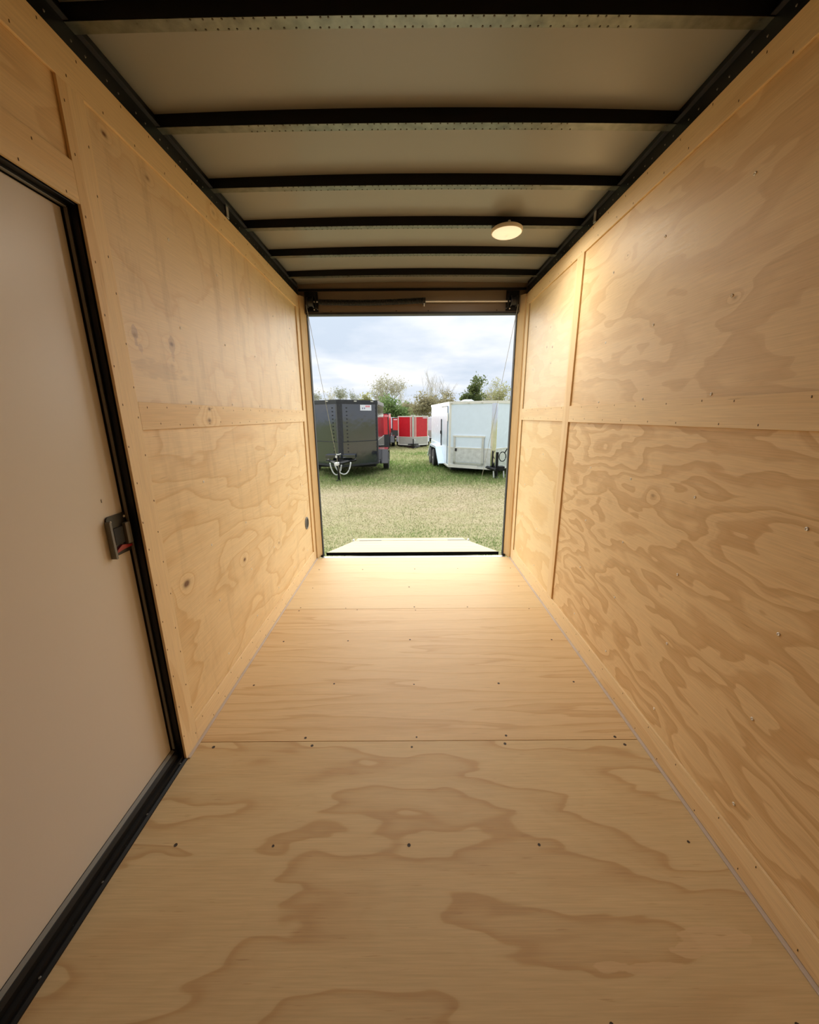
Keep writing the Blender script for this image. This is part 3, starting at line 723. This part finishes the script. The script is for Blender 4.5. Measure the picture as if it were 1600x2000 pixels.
# tongue cross frame, jack and safety cables
yb = -BV - .02
MB().box(-0.49, 0.47, yb - .06, yb + .55, 0.68, 0.785).build('tongue_step', M['black_gloss'], blk, bevel=.006)
MB().box(-0.47, 0.45, yb - .08, yb - .06, 0.595, 0.625).build('tongue_step', M['black_matt'], blk)
for s in (-1, 1): MB().tube([(s*.45, yb + .2, .60), (s*.06, yb - .62, .58)], 0.045, 4).build('tongue_rail', M['black_paint'], blk)
MB().box(-.06, .06, yb - .85, yb - .58, .535, .62).build('coupler', M['steel'], blk, bevel=.01)
jk = MB().tube([(-.02, yb - .42, 0.02), (-.02, yb - .42, 0.80)], 0.036, 10).build('jack', M['black_paint'], blk)
MB().lathe([(0.10, 0.0), (0.10, 0.015), (0.03, 0.04)], (-.02, yb - .42, 0.0), 'z', 12).build('jack_foot', M['black_paint'], jk)
MB().box(-.085, -.03, yb - .48, yb - .40, .73, .80).build('jack_cap', M['steel'], jk, bevel=.006)
MB().tube([(-.06, yb - .44, .84), (.0, yb - .46, .83), (.09, yb - .46, .86)], 0.016, 6).build('crank', M['chain_white'], jk)
def loop(pts, nm):
    c = [Vector(p) for p in pts]; out = []
    for i in range(25):
        t = i/24; u = 1 - t
        out.append(c[0]*u**3 + c[1]*3*u*u*t + c[2]*3*u*t*t + c[3]*t**3)
    return MB().tube(out, 0.021, 7).build(nm, M['chain_white'], blk, smooth=True)
loop([(-.30, yb - .30, .56), (-.24, yb - .38, .12), (.02, yb - .38, .02), (.06, yb - .30, .50)], 'safety_cable')
loop([(-.13, yb - .34, .46), (.0, yb - .40, .16), (.30, yb - .40, .04), (.36, yb - .30, .58)], 'safety_cable')

# white trailer on the right
WW, WV, WL = 2.60, 0.92, 4.25
rot = math.radians(5)
zwb = -0.30 + .54
wht = trailer('cargo_trailer', 'white cargo trailer with polished nose and front hatch, right of the opening', (1.385 + 1.30*math.cos(rot), 13.2 + 1.30*math.sin(rot), ZG), rot, WW, WL, WV, zwb, 2.445, 0.92, M['white_paint'], M['stone_guard'], M['cream_paint'],
              M['white_paint'], (2.15, 3.0), tire_r=0.345, fend_out=0.25, fy=(0.75, 3.75), fz_=0.84, slope=0.75, post=(M['alu_bright'], 0.30, 2.36), trim_h=0.085, tongue=False, fz0=0.28)
# lower body of the sides is painted white
for s in (-1, 1): MB().box(s*(WW/2 + .004), s*(WW/2 + .012), 0.03, WL, zwb, 0.92).build('side_skin', M['white_paint'], wht)
# V-front hatch on the left face
mb, P = vface(wht, WW, WV, -1, 0.17, 0.88, 0.37, 1.31, 0.020); ht = mb.build('hatch', M['white_paint'], wht)
mb, P = vface(wht, WW, WV, -1, 0.22, 0.83, 0.44, 0.92, 0.024); mb.build('hatch_plate', M['stone_guard'], ht)
for a, b_, z0, z1 in ((0.15, 0.90, 1.28, 1.33), (0.17, 0.22, 0.37, 1.29), (0.83, 0.88, 0.37, 1.29), (0.17, 0.88, 0.37, 0.43), (.22, .83, .90, .935)):
    mb, P = vface(wht, WW, WV, -1, a, b_, z0, z1, 0.036); mb.build('hatch_frame', M['alu'] if z0 < 1.2 and a in (0.17, .83) else M['cream_paint'], ht)
mb, P = vface(wht, WW, WV, -1, 0.80, 0.84, 0.80, 0.90, 0.055); mb.build('hatch_handle', M['plastic_black'], ht)
# skirt under the hatch
mb, P = vface(wht, WW, WV, -1, 0.30, 1.0, zwb - .01, zwb + .10, 0.028); mb.build('skirt', M['cream_paint'], wht)
# side door
xs_ = -WW/2 - .012
dr = MB().box(xs_ - .012, xs_ + .004, 0.24, 1.42, 0.34, 2.30).build('side_door', M['white_paint'], wht, bevel=.006)
MB().box(xs_ - .022, xs_ - .010, 0.235, 0.262, 0.34, 2.30).build('door_edge', M['plastic_grey'], dr)
MB().box(xs_ - .024, xs_ - .008, 0.24, 1.42, 2.285, 2.315).build('drip_rail', M['plastic_grey'], dr)
MB().box(xs_ - .045, xs_ - .010, 1.385, 1.42, 0.88, 1.86).build('lock_bar', M['black_matt'], dr)
MB().box(xs_ - .075, xs_ - .012, 1.34, 1.40, 1.32, 1.44).build('door_handle', M['plastic_black'], dr, bevel=.008)
MB().box(xs_ - .030, xs_ - .008, 0.14, 0.225, 1.80, 2.08).build('side_light', M['cream_paint'], wht, bevel=.006)
# roof vent, marker lights
MB().prism([(-.24, 0.0), (-.20, .06), (-.10, .11), (.10, .11), (.20, .06), (.24, 0.0)], lambda p, t: (p[0] - .42, t, 2.445 + p[1]), 0.95, 1.40).build('roof_vent', M['white_paint'], wht)
for t in (.25, .55, .95):
    mb, P = vface(wht, WW, WV, -1, t - .02, t + .02, 2.375, 2.41, .05); mb.build('marker_light', M['grey_marker'], wht)
yw = -WV
for s in (-1, 1): MB().tube([(s*.18, yw + .15, .31), (s*.05, yw - .55, .31)], 0.05, 4).build('tongue_rail', M['black_paint'], wht)
MB().box(.02, .20, yw - .62, yw - .38, .28, .42).build('coupler', M['black_paint'], wht, bevel=.008)
jk = MB().tube([(.04, yw - .30, .06), (.04, yw - .30, .84)], 0.045, 10).build('jack', M['black_paint'], wht)
MB().lathe([(0.09, 0.0), (0.09, 0.015), (0.03, 0.06)], (.04, yw - .30, 0.0), 'z', 12).build('jack_foot', M['black_paint'], jk)
ring = [(.20 + .11*math.cos(a), yw - .34, .70 + .15*math.sin(a)) for a in np.linspace(0, 2*PI, 20)]
MB().tube(ring, 0.015, 6).build('crank', M['black_paint'], jk)
MB().tube([(.26, yw - .34, .80), (.33, yw - .36, .95)], 0.018, 6).build('crank_grip', M['black_paint'], jk)
for x in (-.09, .24): MB().tube([(x, yw - .40, .25), (x + .01, yw - .42, .03)], 0.022, 6).build('safety_cable', M['chain_white'], wht)

# red trailers and the two half-hidden white ones in the far row
rd = trailer('cargo_trailer', 'red cargo trailer seen head on with beige lower panels and centre post', (0.255, 25.2, ZG), 0.0, 1.96, 3.0, 0.75, 0.14, 1.985, 0.665, M['red_paint'], M['tan_panel'], M['cream_paint'], M['white_paint'], (1.4,),
             tire_r=0.30, fend_out=0.15, fy=(0.85, 1.9), fz_=0.62, slope=.1, post=(M['tan_panel'], 0.30, 2.05), trim_h=0.07)
for s in (-1, 1):
    for t in (0.095, 0.95):
        mb, P = vface(rd, 1.96, .75, s, t, t + .04, .68, 1.92, .014); mb.build('edge_trim', M['cream_paint'], rd)
mb, P = vface(rd, 1.96, .75, 1, .62, .92, 1.83, 1.88, .016); mb.build('red_trailer_sign', M['sticker'], rd)
MB().box(-.34, .34, -1.02, -.75, .19, .25).build('tongue_step', M['black_paint'], rd)
r2 = trailer('cargo_trailer', 'red trailer with black lower panels half hidden behind the black trailer', (-2.27, 24.3, ZG), 0.0, 1.94, 3.2, 0.7, 0.10, 2.165, 0.84, M['red_paint'], M['black_matt'], M['black_matt'], M['black_gloss'], (1.5,),
             tire_r=0.33, fend_out=0.32, fy=(0.9, 2.1), fz_=0.72, slope=.1, post=(M['black_matt'], 0.3, 2.1), trim_h=0.05)
mb, P = vface(r2, 1.94, .7, 1, .72, .98, 1.93, 2.05, .014); mb.build('sticker', M['sticker_red'], r2)
r3 = trailer('cargo_trailer', 'small red trailer with black base behind and left of the beige and red one', (-0.38, 30.5, ZG), 0.0, 1.93, 3.0, 0.7, 0.40, 1.86, 0.885, M['red_paint'], M['black_matt'], M['black_matt'], M['black_gloss'], (1.5,),
             tire_r=0.30, fend_out=0.25, fy=(0.9, 2.1), fz_=0.66, slope=.1, trim_h=0.05)
mb, P = vface(r3, 1.93, .7, -1, .55, .85, 1.68, 1.74, .016); mb.build('sticker', M['sticker'], r3)
trailer('cargo_trailer', 'sliver of a white trailer with dark base between two red trailers', (-2.35, 34.5, ZG), 0.0, 1.95, 3.0, 0.7, 0.30, 1.86, 0.92, M['white_paint'], M['black_matt'], M['white_paint'], M['black_gloss'], (1.5,), tire_r=.3, fend_out=.2, fy=(.9, 2.1), fz_=.6, slope=.1)
trailer('cargo_trailer', 'pale white trailer peeking out between the red one and big white one', (2.12, 30.5, ZG), 0.0, 1.90, 3.0, 0.7, 0.30, 1.87, 0.90, M['white_paint'], M['alu'], M['white_paint'], M['white_paint'], (1.5,), tire_r=.33, fend_out=.2, fy=(.9, 2.1), fz_=.75, slope=.1)

# ------------------------------------------------------------------ ground and grass
def grass_tint(x, y, rng):
    """0 dry straw .. 1 green, patchy with distance bands"""
    n = (np.sin(x*1.7 + y*0.9 + 1.3) + np.sin(x*0.8 - y*2.1) + np.sin(x*3.3 + 2.2*np.sin(y*1.1)))/3
    band = np.interp(y, [4, 5.4, 6.4, 7.2, 9.8, 10.8, 12.0, 14, 18, 30], [0.58, 0.66, 0.52, 0.38, 0.30, 0.55, 0.88, 0.85, 0.62, 0.55])
    n2 = (np.sin(x*0.55 + 1.7*np.sin(y*0.45) + 0.4) + np.sin(y*1.3 - x*0.5 + 2.0*np.sin(x*0.7)))/2
    return np.clip(band + 0.16*n + 0.20*n2 + rng.normal(0, 0.17, x.shape), 0, 1)
mg, n, b = new_mat('field_soil_grass'); g = NG(n)
x, y, z = g.coords()
nz = g.noise(g.comb(x, g.math('MULTIPLY', y, 1.4), 0.0), 1.1, 5, 0.62)
nf = g.noise(g.comb(x, y, 2.0), 18, 4, 0.7)
band = g.ramp(g.math('DIVIDE', y, 40.0), [(0.09, 0.50), (0.16, 0.36), (0.20, 0.24), (0.25, 0.20), (0.285, 0.60), (0.36, 0.70), (0.5, 0.55), (1.0, 0.6)])
t = g.math('ADD', band, g.math('ADD', g.math('MULTIPLY', g.math('SUBTRACT', nz, 0.5), 1.0), g.math('MULTIPLY', g.math('SUBTRACT', nf, 0.5), 0.7)), clamp=True)
n.links.new(g.ramp(t, [(0.0, (0.37, 0.30, 0.20)), (0.40, (0.295, 0.27, 0.145)), (0.75, (0.185, 0.22, 0.075)), (1.0, (0.16, 0.24, 0.055))]), b.inputs['Base Color'])
b.inputs['Roughness'].default_value = 0.95; b.inputs['Specular IOR Level'].default_value = 0.1
NGD = 60
mb = MB()
gx = np.linspace(-120, 120, 25); gy = np.concatenate([[-60, -20], np.linspace(0, 40, 41), [60, 90, 140, 220]])
idx = {}
rg = np.random.default_rng(5)
for i, yy in enumerate(gy):
    for j, xx in enumerate(gx):
        idx[i, j] = len(mb.v); mb.v.append((xx, yy, ZG + (rg.uniform(-.01, .01) if 6 < yy < 40 else 0)))
for i in range(len(gy)-1):
    for j in range(len(gx)-1):
        mb.f.append((idx[i, j], idx[i, j+1], idx[i+1, j+1], idx[i+1, j])); mb.mi.append(0)
gnd = mb.build('ground', mg, fix=False); struct(gnd, 'patchy dry and green grass field')

rng = np.random.default_rng(11)
N = 170000
yy = 4.0 * (34.0/4.0) ** (rng.random(N) ** 0.95)             # denser close to the opening
xx = rng.uniform(-1, 1, N) * (0.42*yy + 1.6)
keep = ~((yy < 6.0) & (np.abs(xx - 0.02) < 0.97))
xx, yy = xx[keep], yy[keep]; N = len(xx)
tint = grass_tint(xx, yy, rng)
hgt = (0.012 + 0.022*rng.random(N))*(0.75 + 0.9*tint)*np.interp(yy, [4, 8, 10.5, 12, 16, 34], [1.0, .8, .9, 2.6, 2.2, 2.0])
wid = 0.0030 + 0.0005*yy
ang = rng.uniform(0, PI, N); lean = rng.normal(0, 1, (N, 2))*hgt[:, None]*0.75
dx, dy = np.cos(ang)*wid, np.sin(ang)*wid
zz = np.full(N, ZG - 0.004)
V = np.empty((N, 3, 3))
V[:, 0] = np.stack([xx - dx, yy - dy, zz], 1); V[:, 1] = np.stack([xx + dx, yy + dy, zz], 1)
V[:, 2] = np.stack([xx + lean[:, 0], yy + lean[:, 1], zz + hgt], 1)
me = bpy.data.meshes.new('grass')
me.vertices.add(3*N); me.vertices.foreach_set('co', V.reshape(-1))
me.loops.add(3*N); me.loops.foreach_set('vertex_index', np.arange(3*N, dtype=np.int32))
me.polygons.add(N); me.polygons.foreach_set('loop_start', np.arange(0, 3*N, 3, dtype=np.int32)); me.polygons.foreach_set('loop_total', np.full(N, 3, dtype=np.int32))
me.update(); me.validate()
ca = me.color_attributes.new('tint', 'FLOAT_COLOR', 'POINT')
straw = np.array([0.50, 0.42, 0.275]); mid = np.array([0.38, 0.36, 0.19]); green = np.array([0.165, 0.275, 0.07])
tt = tint[:, None]
cc = np.where(tt < .5, straw + (mid - straw)*tt*2, mid + (green - mid)*(tt - .5)*2) * rng.uniform(.62, 1.15, (N, 1))
ca.data.foreach_set('color', np.repeat(np.concatenate([cc, np.ones((N, 1))], 1), 3, axis=0).astype(np.float32).reshape(-1))
mgr, n, b = new_mat('grass_blades')
at = n.nodes.new('ShaderNodeAttribute'); at.attribute_name = 'tint'; n.links.new(at.outputs['Color'], b.inputs['Base Color']); leafy(n, b, at.outputs['Color'], 0.6)
b.inputs['Roughness'].default_value = 0.8; b.inputs['Specular IOR Level'].default_value = 0.15
me.materials.append(mgr)
gr = bpy.data.objects.new('grass', me); C.objects.link(gr)
gr['kind'] = 'stuff'; gr['label'] = 'short dry and green grass blades over the field'

# ------------------------------------------------------------------ trees
def leaf_mat(name, c0, c1):
    m, n, b = new_mat(name); g = NG(n)
    x, y, z = g.coords()
    c = g.ramp(g.noise(g.comb(x, y, z), 1.3, 3), [(0.3, c0), (0.7, c1)]); n.links.new(c, b.inputs['Base Color']); leafy(n, b, c, 0.45)
    b.inputs['Roughness'].default_value = 0.8; b.inputs['Specular IOR Level'].default_value = 0.1
    return m
bark = plain('grey_bark', (0.42, 0.37, 0.31), 0.9, var=0.2, spec=0.1)
bark_pale = plain('pale_bark', (0.55, 0.51, 0.46), 0.9, var=0.15, spec=0.1)
LM = {'olive': leaf_mat('olive_leaves', (0.34, 0.35, 0.15), (0.48, 0.46, 0.26)), 'dark': leaf_mat('dark_evergreen_leaves', (0.07, 0.11, 0.05), (0.22, 0.25, 0.09)),
      'grey': leaf_mat('grey_green_leaves', (0.33, 0.325, 0.225), (0.46, 0.435, 0.325)), 'green': leaf_mat('fresh_green_leaves', (0.12, 0.20, 0.07), (0.23, 0.30, 0.12)),
      'pine': leaf_mat('grey_pine_needles', (0.22, 0.235, 0.165), (0.34, 0.34, 0.25)), 'brown': leaf_mat('brown_green_leaves', (0.24, 0.215, 0.125), (0.35, 0.315, 0.19))}
def tree(label, x, y, top, spread, kind, leaf, nleaf, trunk_h, leaf_size, seed, twig=True, name='tree', cat='tree', clear=0.0):
    rnd = random.Random(seed); H = top - ZG
    root = thing(name, label, cat, (x, y, ZG), group='trees beyond the parked trailers')
    mb = MB(); tips = []
    def grow(p, d, L, r, lev):
        segs = 3 if lev < 2 else 2; pts = [p]; q = p.copy(); dd = d.copy()
        for i in range(segs):
            dd = (dd + Vector((rnd.gauss(0, .16), rnd.gauss(0, .16), rnd.gauss(0.04, .08)))).normalized()
            q = q + dd*(L/segs); pts.append(q.copy())
        mb.tube(pts, r, 4 if lev < 2 else 3, caps=False, r1=r*.55)
        if lev >= 2: tips.extend(pts[1:])
        if lev >= 4 or L < 0.45: return
        nb = {0: 5, 1: 4, 2: 4, 3: 3}[lev]
        for k in range(nb):
            t = rnd.uniform(.35, 1.0) if lev else rnd.uniform(clear, 1.0)
            i = min(segs - 1, int(t*segs)); b0 = pts[i].lerp(pts[i+1], t*segs - i)
            a = rnd.uniform(0, 2*PI); up = rnd.uniform(.35, 1.0)
            nd = (dd*0.55 + Vector((math.cos(a)*spread_k, math.sin(a)*spread_k, up*.6))).normalized()
            grow(b0, nd, L*rnd.uniform(.5, .72), r*.5, lev + 1)
    spread_k = {'bare': 0.55, 'round': 0.75, 'flat': 0.9, 'cone': 0.7}[kind]
    grow(Vector((0,0,0)), Vector((rnd.uniform(-.06, .06), 0, 1)), H*trunk_h, 0.016*H + .02, 0)
    vs = np.array(mb.v); 
    zmax = vs[:, 2].max(); rad = np.percentile(np.abs(vs[:, 0]), 98) + 1e-3
    sx, sz = min(2.5, spread/rad), H/zmax
    mb.v = [(v_[0]*sx, v_[1]*sx, v_[2]*sz) for v_ in mb.v]
    mb.build('trunk', bark_pale if kind == 'bare' else bark, root, fix=False)
    if nleaf:
        lf = MB(); tp = [Vector((t_.x*sx, t_.y*sx, t_.z*sz)) for t_ in tips]
        tp = [t_ for t_ in tp if t_.z > H*clear]
        for i in range(nleaf):
            jit = 0.55 if leaf == 'green' else 0.30
            c = rnd.choice(tp) + Vector((rnd.gauss(0, jit), rnd.gauss(0, jit), rnd.gauss(0, jit*.75)))
            a = Vector((rnd.gauss(0,1), rnd.gauss(0,1), rnd.gauss(0,1))).normalized(); bb = a.cross(Vector((rnd.gauss(0,1), rnd.gauss(0,1), rnd.gauss(0,1)))).normalized()
            s = leaf_size*rnd.uniform(.6, 1.3)
            lf.add([c - a*s, c + bb*s*.5, c + a*s, c - bb*s*.5], [(0,1,2,3)])
        o = lf.build('foliage', LM[leaf], root, fix=False); o['kind'] = 'stuff'
    return root
def at(u, v, y):
    d = _f + _r*((u - 800)/731.36) + _u*((1000 - v)/731.36)
    return d.x*y/d.y, CAM_H + d.z*y/d.y
T = [('small flat crowned pine at the far left of the tree line', 618, 85, 760, 1.2, 'flat', 'pine', 420, .8, .13, 1, .72),
     ('sparse pale bare tree behind the black trailer roof at left', 645, 93, 757, 2.0, 'bare', 'grey', 150, .7, .2, 2, .5),
     ('tall flat crowned pine behind the middle of the black trailer roof', 663, 79, 753, 1.6, 'flat', 'pine', 700, .85, .14, 3, .7),
     ('leaning flat crowned pine right of the tallest pine over black roof', 674, 100, 756, 1.2, 'flat', 'pine', 420, .85, .13, 33, .72),
     ('thin flat crowned pine above the right part of the black roof', 690, 88, 759, 1.2, 'flat', 'pine', 480, .8, .13, 4, .66),
     ('small rounded yellow green tree above the black trailer corner', 716, 73, 768, 1.3, 'round', 'olive', 1300, .6, .24, 5, .3),
     ('broad pale tree with thin olive leaves above the red trailers', 752, 67, 735, 3.0, 'round', 'grey', 2600, .5, .13, 6, .25),
     ('slim bare tree right of the broad pale tree', 781, 76, 744, 1.9, 'bare', 'grey', 300, .6, .12, 7, .35),
     ('bushy fresh green tree low behind the red trailers', 766, 51, 782, 1.7, 'round', 'green', 4600, .45, .17, 8, .08),
     ('dark olive shrubby tree right of the fresh green one', 792, 61, 787, 1.7, 'round', 'brown', 2800, .45, .14, 9, .08),
     ('forked bare tree with few twigs left of the tallest bare tree', 824, 67, 744, 1.9, 'bare', 'grey', 60, .6, .16, 10, .4),
     ('tallest bare tree standing behind the white trailer roof', 852, 75, 719, 2.6, 'bare', 'grey', 0, .55, .16, 11, .4),
     ('slender bare tree between the tallest bare tree and dark evergreen', 878, 60, 735, 1.8, 'bare', 'grey', 0, .55, .16, 12, .4),
     ('brown green conifer behind the left corner of the white trailer', 828, 41, 771, 1.1, 'cone', 'brown', 2600, .75, .13, 13, .06),
     ('taller brown green conifer behind the white trailer door', 856, 53, 765, 1.5, 'cone', 'brown', 3200, .75, .13, 14, .06),
     ('dark dense evergreen tree behind the white trailer roof vent', 912, 58, 738, 2.0, 'round', 'dark', 6000, .55, .19, 15, .12),
     ('low brown green shrub left of the dark evergreen', 892, 48, 782, 1.4, 'round', 'brown', 2200, .5, .22, 16, .06),
     ('sparse grey green tree right of the dark evergreen', 948, 66, 742, 1.7, 'round', 'grey', 1300, .55, .13, 17, .2),
     ('grey green tree with upright twigs above the polished trailer nose', 968, 54, 740, 1.8, 'round', 'olive', 1700, .5, .13, 18, .2),
     ('small grey tree at the right edge of the rear opening', 1002, 70, 768, 1.4, 'round', 'grey', 700, .6, .2, 19, .3)]
for (lab, u, y, vt, spread, kind, leaf, nl, th, ls, seed, clear) in T:
    tx, top = at(u, vt, y)
    tree(lab, tx, y, top, spread, kind, leaf, nl, th, ls, seed, clear=clear)
